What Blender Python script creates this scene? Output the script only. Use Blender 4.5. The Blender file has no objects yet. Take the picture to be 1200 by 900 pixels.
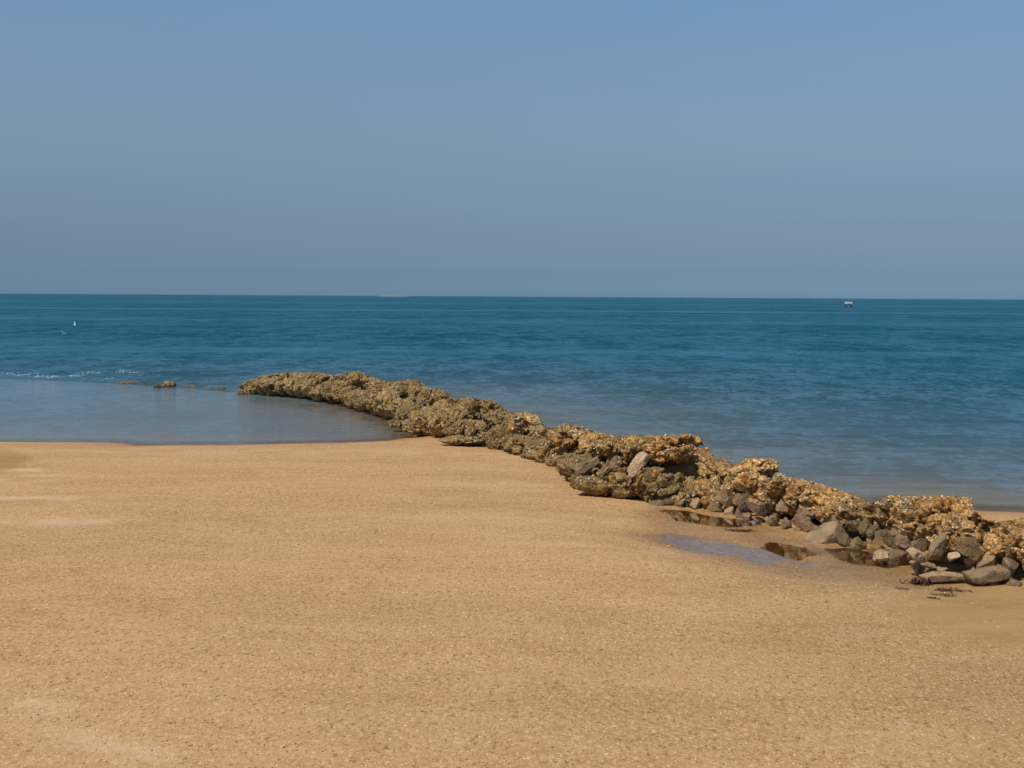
import bpy, bmesh, math, random
import numpy as np
from mathutils import Matrix, Vector, Euler

random.seed(7)
RNG = np.random.default_rng(11)
sc = bpy.context.scene
COL = sc.collection
PI = math.pi

# ------------------------------------------------------------------ camera
F = 1450.0
H = 3.0
PITCH = math.atan(102.5 / F)
ROLL = math.atan(7.0 / 1200.0)
R = (Matrix.Rotation(PI / 2 - PITCH, 3, 'X') @ Matrix.Rotation(ROLL, 3, 'Z'))
RN = np.array(R)
cam_d = bpy.data.cameras.new('camera')
cam_d.sensor_width = 36.0
cam_d.lens = F / 1200.0 * 36.0
cam_d.clip_start = 0.1
cam_d.clip_end = 90000
cam = bpy.data.objects.new('camera', cam_d)
cam.matrix_world = Matrix.Translation((0, 0, H)) @ R.to_4x4()
COL.objects.link(cam)
sc.camera = cam


def ray(px, py):
    v = np.array([(px - 600) / F, -(py - 450) / F, -1.0])
    w = RN @ v
    return w / math.hypot(w[0], w[1])            # unit horizontal length


def ground(px, py, z=0.0):
    d = ray(px, py)
    k = (z - H) / d[2]
    return np.array([d[0] * k, d[1] * k])


def to_px(x, y, z):
    v = RN.T @ np.array([x, y, z - H])
    return 600 + F * v[0] / -v[2], 450 - F * v[1] / -v[2]


# ------------------------------------------------------------------ noise
def _h(ix, iy, iz, k=0):
    with np.errstate(over='ignore'):
        h = (ix.astype(np.int64).astype(np.uint32) * np.uint32(73856093)) ^ \
            (iy.astype(np.int64).astype(np.uint32) * np.uint32(19349663)) ^ \
            (iz.astype(np.int64).astype(np.uint32) * np.uint32(83492791)) ^ np.uint32((k * 2654435761) & 0xffffffff)
        h ^= h >> np.uint32(15); h *= np.uint32(2246822519)
        h ^= h >> np.uint32(13); h *= np.uint32(3266489917)
        h ^= h >> np.uint32(16)
    return h.astype(np.float64) / 4294967295.0


def vnoise(p, k=0):
    i = np.floor(p); f = p - i
    u = f * f * f * (f * (f * 6 - 15) + 10)
    out = 0
    for a in (0, 1):
        wa = u[:, 0] if a else 1 - u[:, 0]
        for b in (0, 1):
            wb = u[:, 1] if b else 1 - u[:, 1]
            for c in (0, 1):
                wc = u[:, 2] if c else 1 - u[:, 2]
                out = out + wa * wb * wc * _h(i[:, 0] + a, i[:, 1] + b, i[:, 2] + c, k)
    return out * 2 - 1


def fbm(p, o=4, k=0):
    s = 0; a = 1; t = 0
    for n in range(o):
        s = s + a * vnoise(p * 2.03 ** n + 17.3 * n, k + n); t += a; a *= .5
    return s / t


def worley(p, k=0):
    i = np.floor(p)
    f1 = np.full(len(p), 9.0); f2 = np.full(len(p), 9.0)
    for a in (-1, 0, 1):
        for b in (-1, 0, 1):
            for c in (-1, 0, 1):
                x, y, z = i[:, 0] + a, i[:, 1] + b, i[:, 2] + c
                d = np.sqrt((x + _h(x, y, z, k) - p[:, 0]) ** 2 + (y + _h(x, y, z, k + 1) - p[:, 1]) ** 2 +
                            (z + _h(x, y, z, k + 2) - p[:, 2]) ** 2)
                n1 = np.minimum(f1, d)
                f2 = np.minimum(f2, np.maximum(f1, d)); f1 = n1
    return f1, f2


def sstep(a, b, x):
    t = np.clip((x - a) / (b - a), 0, 1)
    return t * t * (3 - 2 * t)


# ------------------------------------------------------------------ helpers
def mesh_np(name, V, Fc, smooth=True):
    me = bpy.data.meshes.new(name)
    V = np.asarray(V, dtype=np.float32); Fc = np.asarray(Fc, dtype=np.int32)
    n, k = Fc.shape
    me.vertices.add(len(V)); me.vertices.foreach_set('co', V.ravel())
    me.loops.add(n * k); me.loops.foreach_set('vertex_index', Fc.ravel())
    me.polygons.add(n); me.polygons.foreach_set('loop_start', np.arange(0, n * k, k, dtype=np.int32))
    me.polygons.foreach_set('use_smooth', np.full(n, smooth))
    me.update(calc_edges=True)
    me.validate()
    return me


def link(name, me, mat, parent=None, loc=None):
    o = bpy.data.objects.new(name, me)
    if mat and not len(me.materials): me.materials.append(mat)
    COL.objects.link(o)
    if loc is not None: o.location = loc
    if parent: o.parent = parent
    return o


def tag(o, label=None, cat=None, group=None, kind=None):
    if label: o['label'] = label
    if cat: o['category'] = cat
    if group: o['group'] = group
    if kind: o['kind'] = kind
    return o


def vattr(me, name, vals):
    a = me.attributes.new(name, 'FLOAT', 'POINT')
    a.data.foreach_set('value', np.asarray(vals, dtype=np.float32))


def segdist(P, A, B):
    ab = B - A
    t = np.clip(((P - A) @ ab) / max(1e-9, ab @ ab), 0, 1)
    q = A + t[:, None] * ab
    return np.hypot(P[:, 0] - q[:, 0], P[:, 1] - q[:, 1])


def polydist(P, poly, closed=True):
    d = np.full(len(P), 1e9)
    n = len(poly)
    for i in range(n if closed else n - 1):
        d = np.minimum(d, segdist(P, poly[i], poly[(i + 1) % n]))
    return d


def inside(P, poly):
    r = np.zeros(len(P), bool); n = len(poly)
    for i in range(n):
        a, b = poly[i], poly[(i + 1) % n]
        c = (a[1] > P[:, 1]) != (b[1] > P[:, 1])
        if abs(b[1] - a[1]) < 1e-12: continue
        x = (b[0] - a[0]) * (P[:, 1] - a[1]) / (b[1] - a[1]) + a[0]
        r ^= c & (P[:, 0] < x)
    return r


def sdist(P, poly):                  # positive inside
    d = polydist(P, poly)
    return np.where(inside(P, poly), d, -d)


# ------------------------------------------------------------------ materials
def new_mat(name):
    m = bpy.data.materials.new(name); m.use_nodes = True
    nt = m.node_tree; nt.nodes.clear()
    return m, nt


class N:
    def __init__(s, nt): s.nt = nt

    def __call__(s, typ, ins=None, **kw):
        n = s.nt.nodes.new(typ)
        for k, v in kw.items(): setattr(n, k, v)
        for k, v in (ins or {}).items():
            sock = n.inputs[k]
            if isinstance(v, bpy.types.NodeSocket): s.nt.links.new(v, sock)
            else: sock.default_value = v
        return n

    def math(s, op, a, b=0.0, c=0.0, clamp=False):
        n = s('ShaderNodeMath', operation=op, use_clamp=clamp)
        for i, v in enumerate((a, b, c)):
            if isinstance(v, bpy.types.NodeSocket): s.nt.links.new(v, n.inputs[i])
            else: n.inputs[i].default_value = v
        return n.outputs[0]

    def mix(s, f, a, b, mode='MIX'):
        n = s('ShaderNodeMix', data_type='RGBA', blend_type=mode)
        for i, v in ((0, f), (6, a), (7, b)):
            if isinstance(v, bpy.types.NodeSocket): s.nt.links.new(v, n.inputs[i])
            else: n.inputs[i].default_value = (v if i == 0 else (*v, 1))
        return n.outputs[2]

    def rng(s, v, a, b, c=0.0, d=1.0):
        n = s('ShaderNodeMapRange', {0: v, 1: a, 2: b, 3: c, 4: d}, interpolation_type='SMOOTHSTEP')
        return n.outputs[0]

    def noise(s, vec, scale, detail=4, rough=.55, out=0):
        return s('ShaderNodeTexNoise', {'Vector': vec, 'Scale': scale, 'Detail': detail, 'Roughness': rough}).outputs[out]

    def scaled(s, vec, x, y, z, rot=0.0):
        return s('ShaderNodeMapping', {0: vec, 'Scale': (x, y, z), 'Rotation': (0, 0, rot)}).outputs[0]


def mat_sand():
    m, nt = new_mat('sand'); n = N(nt)
    pos = n('ShaderNodeNewGeometry').outputs['Position']
    wet = n('ShaderNodeAttribute', attribute_name='wet').outputs['Fac']
    pale = n('ShaderNodeAttribute', attribute_name='pale').outputs['Fac']
    fine = n('ShaderNodeAttribute', attribute_name='fine').outputs['Fac']
    big = n.noise(n.scaled(pos, .35, .9, .3, .25), 1.0, 6, .6)
    mid = n.noise(n.scaled(pos, 1.0, 3.0, 1, -.08), 1.6, 6, .6)
    gr = n.noise(n.scaled(pos, 1, .55, 1), 38, 5, .72)
    col = n.mix(n.rng(big, .38, .62), (.395, .242, .106), (.465, .298, .145))
    col = n.mix(n.rng(mid, .42, .68, 0, .55), col, (.51, .345, .182))
    grf = n.math('MULTIPLY', n.rng(gr, .42, .62), n.math('SUBTRACT', 1.0, n.math('MULTIPLY', fine, .75)))
    col = n.mix(n.math('MULTIPLY', grf, .62), col, (.61, .43, .27))
    dk = n.noise(n.scaled(pos, 1, .5, 1), 26, 4, .65)
    dkf = n.math('MULTIPLY', n.rng(dk, .54, .70), n.math('SUBTRACT', 1.0, n.math('MULTIPLY', fine, .8)))
    col = n.mix(n.math('MULTIPLY', dkf, .68), col, (.20, .125, .055))
    # per-cell coarse grains: pale shell crumbs and dark grit
    vo = n('ShaderNodeTexVoronoi', {'Vector': pos, 'Scale': 62.0}, feature='F1')
    sep = n('ShaderNodeSeparateColor', {0: vo.outputs['Color']})
    dot = n.rng(vo.outputs['Distance'], .55, .35)
    lit = n.math('MULTIPLY', dot, n.math('GREATER_THAN', sep.outputs[0], .90))
    drk = n.math('MULTIPLY', dot, n.math('LESS_THAN', sep.outputs[0], .045))
    nf = n.math('SUBTRACT', 1.0, n.math('MULTIPLY', fine, .85))
    col = n.mix(n.math('MULTIPLY', n.math('MULTIPLY', lit, nf), .7), col, (.72, .60, .46))
    col = n.mix(n.math('MULTIPLY', n.math('MULTIPLY', drk, nf), .7), col, (.12, .075, .035))
    vo2 = n('ShaderNodeTexVoronoi', {'Vector': n.scaled(pos, 1, .6, 1), 'Scale': 24.0}, feature='F1')
    sp2 = n('ShaderNodeSeparateColor', {0: vo2.outputs['Color']})
    d2 = n.rng(vo2.outputs['Distance'], .48, .25)
    col = n.mix(n.math('MULTIPLY', n.math('MULTIPLY', d2, n.math('GREATER_THAN', sp2.outputs[0], .84)), n.math('MULTIPLY', nf, .45)), col, (.72, .53, .36))
    col = n.mix(n.math('MULTIPLY', n.math('MULTIPLY', d2, n.math('LESS_THAN', sp2.outputs[0], .05)), n.math('MULTIPLY', nf, .50)), col, (.15, .09, .04))
    col = n.mix(n.math('MULTIPLY', pale, .75), col, (.64, .49, .35))
    wetc = n.mix(1.0, col, (.68, .63, .52), 'MULTIPLY')
    col = n.mix(wet, col, wetc)
    col = n.mix(1.0, col, (.91, .82, .70), 'MULTIPLY')
    dull = n('ShaderNodeAttribute', attribute_name='dull').outputs['Fac']
    col = n.mix(dull, col, n.mix(1.0, col, (.82, .86, .85), 'MULTIPLY'))
    b1 = n('ShaderNodeBump', {'Height': gr, 'Strength': .55, 'Distance': .012})
    b2 = n('ShaderNodeBump', {'Height': mid, 'Strength': .5, 'Distance': .03, 'Normal': b1.outputs[0]})
    rough = n.math('SUBTRACT', .92, n.math('MULTIPLY', wet, .50))
    p = n('ShaderNodeBsdfPrincipled', {'Base Color': col, 'Roughness': rough, 'Normal': b2.outputs[0],
                                       'Specular IOR Level': n.math('ADD', .12, n.math('MULTIPLY', wet, .4))})
    n('ShaderNodeOutputMaterial', {0: p.outputs[0]})
    return m


def mat_water(kind):
    m, nt = new_mat(kind + '_water'); n = N(nt)
    pos = n('ShaderNodeNewGeometry').outputs['Position']
    shoal = n('ShaderNodeAttribute', attribute_name='shoal').outputs['Fac'] if kind in ('sea', 'lagoon') else None
    chop = n('ShaderNodeAttribute', attribute_name='chop').outputs['Fac']
    w1 = n.noise(n.scaled(pos, .55, 1.8, 1, .10), 1.5, 5, .65)
    w2 = n.noise(n.scaled(pos, 1.0, 3.0, 1, -.08), 4.2, 4, .6)
    w0 = n.noise(n.scaled(pos, .10, .42, 1, .05), 1.0, 5, .65)
    lane = n.noise(n.scaled(pos, .010, .055, 1, .03), 1.0, 5, .6)        # wind lanes
    lane2 = n.noise(n.scaled(pos, .06, .35, 1, -.05), 1.0, 5, .65)
    big = n.noise(n.scaled(pos, .0018, .009, 1, .0), 1.0, 4, .55)
    far = n.noise(n.scaled(pos, .004, .020, 1, .02), 1.0, 6, .7)
    # noise for ripple glints, catspaws to wavelets; also painted into the sea's body colour
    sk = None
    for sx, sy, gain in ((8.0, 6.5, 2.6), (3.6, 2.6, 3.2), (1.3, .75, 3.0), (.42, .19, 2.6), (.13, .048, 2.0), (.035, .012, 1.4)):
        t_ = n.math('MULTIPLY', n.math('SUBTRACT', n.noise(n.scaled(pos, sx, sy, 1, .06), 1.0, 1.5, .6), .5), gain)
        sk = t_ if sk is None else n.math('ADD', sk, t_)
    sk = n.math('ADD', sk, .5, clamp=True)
    h = n.math('ADD', n.math('MULTIPLY', w1, 1.0), n.math('MULTIPLY', w2, .32))
    if kind == 'sea': h = n.math('ADD', h, n.math('MULTIPLY', w0, 2.5))
    amp = {'sea': .20, 'lagoon': .035, 'puddle': .003, 'film': .006}[kind]
    if kind == 'sea':
        st = n.math('ADD', .45, n.math('MULTIPLY', n.rng(lane, .35, .68), .55))
    else:
        st = n.math('ADD', .5, n.math('MULTIPLY', n.rng(lane2, .35, .7), .5))
    bmp = n('ShaderNodeBump', {'Height': h, 'Strength': st, 'Distance': amp})
    fr = n('ShaderNodeFresnel', {'IOR': 1.333, 'Normal': bmp.outputs[0]})
    gl = n('ShaderNodeBsdfGlossy', {'Color': (.97, .97, .88, 1) if kind == 'film' else (1, 1, 1, 1), 'Roughness': {'sea': .12, 'lagoon': .08, 'puddle': .03, 'film': .38}[kind],
                                    'Normal': bmp.outputs[0]})
    if kind == 'sea':
        deep = n.mix(n.rng(lane2, .38, .64), (.004, .068, .112), (.010, .098, .155))
        deep = n.mix(n.rng(lane, .42, .66), deep, (.022, .120, .185))
        deep = n.mix(n.rng(far, .46, .62, 0, .85), deep, (.003, .074, .108))
        deep = n.mix(n.rng(big, .5, .66, 0, .5), deep, (.022, .120, .180))
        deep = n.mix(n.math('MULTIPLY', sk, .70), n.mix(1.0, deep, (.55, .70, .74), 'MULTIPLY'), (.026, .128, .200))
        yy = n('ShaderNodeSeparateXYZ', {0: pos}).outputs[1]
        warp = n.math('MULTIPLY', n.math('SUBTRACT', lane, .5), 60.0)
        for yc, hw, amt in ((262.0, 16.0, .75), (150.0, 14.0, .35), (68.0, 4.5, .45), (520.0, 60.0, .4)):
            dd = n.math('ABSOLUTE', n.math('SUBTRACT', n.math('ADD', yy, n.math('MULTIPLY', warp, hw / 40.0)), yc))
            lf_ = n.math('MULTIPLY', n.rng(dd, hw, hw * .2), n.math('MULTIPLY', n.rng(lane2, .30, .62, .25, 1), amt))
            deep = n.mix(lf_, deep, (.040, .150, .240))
        shal = n.mix(n.rng(lane2, .4, .62), (.150, .132, .092), (.225, .180, .115))
        body = n('ShaderNodeBsdfDiffuse', {'Color': n.mix(shoal, deep, shal)})
        tr = n('ShaderNodeBsdfTransparent', {'Color': (.75, .72, .62, 1)})
        op = n.rng(shoal, 1.0, .80)          # clear only in the last stretch by the sand
        b = n('ShaderNodeMixShader', {0: n.math('MAXIMUM', op, .25), 1: tr.outputs[0], 2: body.outputs[0]})
        f = n.math('MULTIPLY', fr.outputs[0], n.math('SUBTRACT', .95, n.math('MULTIPLY', chop, .78)))
        f = n.math('MULTIPLY', f, n.math('ADD', .50, n.math('MULTIPLY', sk, 1.0)))
    elif kind == 'lagoon':
        body = n('ShaderNodeBsdfDiffuse', {'Color': n.mix(shoal, (.062, .115, .142), (.205, .158, .115))})
        tr = n('ShaderNodeBsdfTransparent', {'Color': (.72, .70, .62, 1)})
        b = n('ShaderNodeMixShader', {0: n.rng(shoal, 1.0, .6, .25, 1.0), 1: tr.outputs[0], 2: body.outputs[0]})
        f = n.math('MULTIPLY', fr.outputs[0], n.math('ADD', .54, n.math('MULTIPLY', sk, .54)))
    else:
        b = n('ShaderNodeBsdfTransparent', {'Color': (.46, .38, .24, 1) if kind == 'puddle' else (.86, .84, .80, 1)})
        f = n.math('MULTIPLY', fr.outputs[0], .62 if kind == 'puddle' else .62)
        if kind == 'film':                # grains stand out of the thin sheet of water
            g1 = n.rng(n.noise(n.scaled(pos, 1.0, 1.6, 1), 9.0, 6, .75), .40, .56)
            f = n.math('MULTIPLY', f, n.math('ADD', .30, n.math('MULTIPLY', g1, .70)))
    mx = n('ShaderNodeMixShader', {0: f, 1: b.outputs[0], 2: gl.outputs[0]})
    n('ShaderNodeOutputMaterial', {0: mx.outputs[0]})
    return m


def mat_crust():
    """rock grown over with oysters, barnacles and algae; object colour carries (ochre, olive, pale)"""
    m, nt = new_mat('crusted_rock'); n = N(nt)
    g = n('ShaderNodeNewGeometry'); pos = g.outputs['Position']
    oi = n('ShaderNodeObjectInfo')
    c = n('ShaderNodeSeparateColor', {0: oi.outputs['Color']})
    ochre, olive, pale = c.outputs[0], c.outputs[1], c.outputs[2]
    n1 = n.noise(pos, 3.2, 6, .62); n2 = n.noise(pos, 9, 5, .6); n3 = n.noise(pos, 30, 5, .7)
    z = n('ShaderNodeSeparateXYZ', {0: pos}).outputs[2]
    col = n.mix(n.rng(n2, .38, .64), (.125, .088, .050), (.330, .235, .130))
    of = n.math('MULTIPLY', n.rng(n.math('ADD', n1, n.math('MULTIPLY', ochre, .24)), .56, .72), n.rng(z, .12, .45))
    col = n.mix(n.math('MULTIPLY', of, .85), col, n.mix(n.rng(n2, .4, .6), (.34, .175, .048), (.42, .27, .11)))
    lf = n.math('MULTIPLY', olive, n.rng(n1, .70, .36, .25, 1))
    col = n.mix(n.math('MULTIPLY', lf, .85), col, n.mix(n.rng(n3, .35, .65), (.135, .098, .036), (.300, .225, .100)))
    vo = n('ShaderNodeTexVoronoi', {'Vector': pos, 'Scale': 26.0, 'Randomness': 1.0}, feature='F1')
    sp = n('ShaderNodeSeparateColor', {0: vo.outputs['Color']})
    thr = n.math('SUBTRACT', .82, n.math('MULTIPLY', pale, .50))
    wf = n.math('MULTIPLY', n.rng(vo.outputs['Distance'], .5, .25), n.math('GREATER_THAN', sp.outputs[0], thr))
    wf = n.math('MULTIPLY', wf, n.rng(n2, .36, .5))
    col = n.mix(n.math('MULTIPLY', wf, .75), col, n.mix(sp.outputs[1], (.56, .45, .30), (.74, .64, .48)))
    col = n.mix(n.math('MULTIPLY', n.rng(n3, .50, .64), .75), col, (.050, .032, .016))
    n4 = n.noise(n.scaled(pos, 1.3, 1.3, 1), 6.5, 6, .7)
    col = n.mix(n.math('MULTIPLY', n.rng(n4, .54, .64), .55), col, (.070, .045, .022))
    rnd = n.math('ADD', .86, n.math('MULTIPLY', oi.outputs['Random'], .62))
    col = n.mix(1.0, col, (1.10, .99, .80), 'MULTIPLY')
    col = n.mix(1.0, col, n('ShaderNodeCombineColor', {0: rnd, 1: rnd, 2: rnd}).outputs[0], 'MULTIPLY')
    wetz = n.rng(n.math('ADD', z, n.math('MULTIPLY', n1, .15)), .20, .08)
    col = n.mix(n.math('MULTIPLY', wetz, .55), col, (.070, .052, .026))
    b1 = n('ShaderNodeBump', {'Height': n3, 'Strength': .9, 'Distance': .03})
    b2 = n('ShaderNodeBump', {'Height': vo.outputs['Distance'], 'Strength': .7, 'Distance': .02, 'Normal': b1.outputs[0], }, invert=True)
    p = n('ShaderNodeBsdfPrincipled', {'Base Color': col, 'Roughness': .85, 'Specular IOR Level': .15, 'Normal': b2.outputs[0]})
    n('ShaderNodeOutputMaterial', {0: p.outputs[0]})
    return m


def mat_stone():
    m, nt = new_mat('bare_stone'); n = N(nt)
    g = n('ShaderNodeNewGeometry'); pos = g.outputs['Position']
    oi = n('ShaderNodeObjectInfo')
    c = n('ShaderNodeSeparateColor', {0: oi.outputs['Color']})
    n1 = n.noise(pos, 5, 6, .6); n2 = n.noise(pos, 22, 5, .65); n3 = n.noise(pos, 70, 3, .6)
    z = n('ShaderNodeSeparateXYZ', {0: pos}).outputs[2]
    col = n.mix(n.rng(n1, .36, .64), (.120, .082, .052), (.250, .180, .120))
    col = n.mix(n.math('MULTIPLY', n.rng(n2, .50, .68), .5), col, (.34, .26, .19))
    col = n.mix(n.math('MULTIPLY', c.outputs[2], n.rng(n1, .25, .6, .3, .85)), col, (.36, .28, .215))
    col = n.mix(n.math('MULTIPLY', c.outputs[0], n.rng(n1, .35, .6, .35, 1)), col, (.40, .20, .050))
    col = n.mix(n.math('MULTIPLY', c.outputs[1], n.rng(n2, .35, .6, .3, 1)), col, (.15, .125, .060))
    col = n.mix(n.math('MULTIPLY', n.rng(n3, .56, .70), .5), col, (.09, .062, .040))
    col = n.mix(n.rng(c.outputs[2], .86, .94, 0, .8), col, n.mix(n.rng(n2, .4, .65), (.47, .39, .28), (.34, .27, .18)))
    rnd = n.math('ADD', .70, n.math('MULTIPLY', oi.outputs['Random'], .70))
    col = n.mix(1.0, col, (1.12, 1.0, .80), 'MULTIPLY')
    col = n.mix(1.0, col, n('ShaderNodeCombineColor', {0: rnd, 1: rnd, 2: rnd}).outputs[0], 'MULTIPLY')
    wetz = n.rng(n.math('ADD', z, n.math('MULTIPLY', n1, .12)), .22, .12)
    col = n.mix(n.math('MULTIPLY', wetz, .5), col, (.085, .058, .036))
    b1 = n('ShaderNodeBump', {'Height': n2, 'Strength': 1.0, 'Distance': .045})
    b2 = n('ShaderNodeBump', {'Height': n3, 'Strength': .5, 'Distance': .008, 'Normal': b1.outputs[0]})
    p = n('ShaderNodeBsdfPrincipled', {'Base Color': col, 'Roughness': .8, 'Specular IOR Level': .2, 'Normal': b2.outputs[0]})
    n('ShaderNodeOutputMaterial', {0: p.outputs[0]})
    return m


def mat_island(name, stops, rough=.6):
    m, nt = new_mat(name); n = N(nt)
    r = n('ShaderNodeNewGeometry').outputs['Random Per Island']
    cr = n('ShaderNodeValToRGB', {0: r}); cr.color_ramp.interpolation = 'CONSTANT'
    e = cr.color_ramp.elements
    e[0].position, e[0].color = stops[0][0], (*stops[0][1], 1)
    e[1].position, e[1].color = stops[1][0], (*stops[1][1], 1)
    for p_, c_ in stops[2:]:
        x = e.new(p_); x.color = (*c_, 1)
    p = n('ShaderNodeBsdfPrincipled', {'Base Color': cr.outputs[0], 'Roughness': rough, 'Specular IOR Level': .3})
    n('ShaderNodeOutputMaterial', {0: p.outputs[0]})
    return m


def mat_flat(name, col, rough=.7, col2=None, scale=20, spec=.3):
    m, nt = new_mat(name); n = N(nt)
    pos = n('ShaderNodeNewGeometry').outputs['Position']
    c = n.mix(n.rng(n.noise(pos, scale, 4), .38, .62), col, col2 or tuple(v * .8 for v in col))
    p = n('ShaderNodeBsdfPrincipled', {'Base Color': c, 'Roughness': rough, 'Specular IOR Level': spec})
    n('ShaderNodeOutputMaterial', {0: p.outputs[0]})
    return m


M_SAND = mat_sand(); M_SEA = mat_water('sea'); M_LAG = mat_water('lagoon'); M_PUD = mat_water('puddle'); M_FILM = mat_water('film')
M_CRUST = mat_crust(); M_STONE = mat_stone()
M_OYSTER = mat_island('oyster_shell', [(0, (.58, .46, .31)), (.14, (.72, .62, .47)), (.24, (.33, .22, .11)), (.46, (.44, .30, .14)),
                                       (.62, (.17, .11, .055)), (.80, (.42, .23, .07)), (.90, (.50, .40, .27))])
M_OYSTER2 = mat_island('muddy_oyster_shell', [(0, (.34, .28, .17)), (.14, (.48, .42, .30)), (.24, (.19, .155, .080)), (.52, (.24, .20, .11)),
                                              (.74, (.13, .105, .055)), (.90, (.33, .25, .13))])
M_FRAG = mat_island('shell_crumb', [(0, (.62, .50, .36)), (.3, (.72, .61, .47)), (.48, (.52, .37, .21)), (.72, (.68, .55, .40)), (.96, (.50, .26, .12))])
M_GRIT = mat_island('dark_grit', [(0, (.17, .10, .04)), (.4, (.24, .15, .06)), (.7, (.10, .06, .025)), (.9, (.24, .17, .04))])

# ------------------------------------------------------------------ jetty line, read as ground positions
SZ = 0.12
base_px = [(275, 458), (290, 463), (330, 466), (360, 470), (400, 478), (420, 484), (445, 491), (470, 502), (490, 508), (515, 519),
           (560, 524), (600, 534), (640, 547), (668, 572), (700, 583), (745, 590), (790, 593), (830, 598), (880, 612), (930, 620),
           (965, 632), (1010, 645), (1050, 662), (1080, 680), (1140, 686), (1200, 692), (1270, 712), (1360, 735)]
top_px = [(268, 458), (278, 455), (290, 446), (310, 440), (335, 437), (385, 438), (391, 441), (405, 438), (420, 436), (432, 440), (445, 446),
          (460, 449), (472, 447), (487, 445), (498, 453), (505, 457), (520, 458), (533, 470), (553, 467), (575, 469),
          (590, 480), (598, 486), (608, 484), (618, 483), (630, 488), (639, 502), (648, 505), (656, 500), (665, 498), (680, 500), (690, 506), (703, 508), (720, 513),
          (735, 510), (750, 510), (768, 513), (785, 511), (820, 510), (824, 520), (833, 528), (838, 544), (850, 545), (868, 545),
          (872, 537), (905, 538), (915, 545), (920, 560), (935, 562), (960, 567), (975, 572), (990, 578), (1008, 585),
          (1016, 592), (1031, 592), (1037, 583), (1060, 582), (1085, 584), (1095, 582), (1138, 585), (1142, 601), (1152, 611),
          (1165, 613), (1180, 612), (1200, 606), (1270, 618), (1360, 632)]
BX = np.array([p[0] for p in base_px], float); BY = np.array([p[1] for p in base_px], float)
TX = np.array([p[0] for p in top_px], float); TY = np.array([p[1] for p in top_px], float)
bpx = np.arange(275, 1301, 5.0)
Bw = np.array([ground(x, np.interp(x, BX, BY), SZ * np.clip((x - 400) / 150, 0, 1)) for x in bpx])
for _ in range(3):                                    # soften the foot line a little
    Bw[1:-1] = (Bw[:-2] + 2 * Bw[1:-1] + Bw[2:]) / 4
Sarc = np.concatenate([[0], np.cumsum(np.hypot(*np.diff(Bw, axis=0).T))])
LEN = Sarc[-1]
_d = Bw[-1] - Bw[0]; _d /= np.hypot(*_d)
NRM = np.array([-_d[1], _d[0]])
if NRM[0] < 0: NRM = -NRM                              # towards the sea
HEAD = math.atan2(_d[1], _d[0])


def Bp(s): return np.array([np.interp(s, Sarc, Bw[:, 0]), np.interp(s, Sarc, Bw[:, 1])])


def crest_z(s, off=.8):
    c = Bp(s) + NRM * off
    z = .6
    for _ in range(4):
        px, _q = to_px(c[0], c[1], z)
        r = ray(px, np.interp(px, TX, TY))
        z = H + r[2] * math.hypot(*c)
    return max(.12, z)


Stab = np.linspace(0, LEN, 500)
Ztab = np.array([crest_z(s) for s in Stab])
AX0 = Bw[0]


def s_of(P):                                          # position along the jetty of world points
    best = np.full(len(P), 1e9); out = np.zeros(len(P))
    Q = P - NRM * .8
    idx = list(range(0, len(Bw), 4))
    if idx[-1] != len(Bw) - 1: idx.append(len(Bw) - 1)
    for a, b in zip(idx[:-1], idx[1:]):
        A, B = Bw[a], Bw[b]; ab = B - A; L = math.hypot(*ab)
        t = np.clip(((Q - A) @ ab) / (L * L), 0, 1)
        q = A + t[:, None] * ab
        d = np.hypot(Q[:, 0] - q[:, 0], Q[:, 1] - q[:, 1])
        k = d < best
        best = np.where(k, d, best); out = np.where(k, Sarc[a] + t * (Sarc[b] - Sarc[a]), out)
    return out


# ------------------------------------------------------------------ land, lagoon and sea outlines
shore_px = [(-700, 519), (-300, 517.5), (0, 518), (110, 518.5), (140, 519.5), (158, 523), (200, 522), (260, 521.5), (330, 520), (400, 519), (455, 516.5),
            (480, 513), (497, 507), (480, 499), (458, 492), (455, 486), (436, 482), (415, 477)]
shore = [ground(*p) for p in shore_px]
s_end = float(np.interp(1020, bpx, Sarc))
s_st = float(np.interp(425, bpx, Sarc))
sea_side = [Bp(s) + NRM * 1.55 for s in np.linspace(s_st, s_end, 9)]
sea_side += [ground(1062, 588), ground(1074, 593.5), ground(1095, 596.5), ground(1140, 598), ground(1200, 600), ground(1300, 604), ground(1500, 604), ground(1900, 612), np.array([60.0, 16.0]), np.array([9000.0, 10.0])]
LAND = np.array([[-9000.0, 22.0]] + shore + sea_side + [[9000.0, -9000.0], [-9000.0, -9000.0]])
berm_px = [(-900, 405), (-300, 428), (0, 443.5), (60, 446), (130, 449), (200, 454), (275, 459.5)]
berm = [ground(*p) for p in berm_px]
LAGOON = np.array([[-9000.0, 90.0]] + berm + [Bp(s) + NRM * .8 for s in np.linspace(.3, s_st, 8)] +
                  [Bp(s_st + 3) + NRM * .8, [0, 20.0], [-40, 20.0], [-9000.0, 15.0]])

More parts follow.
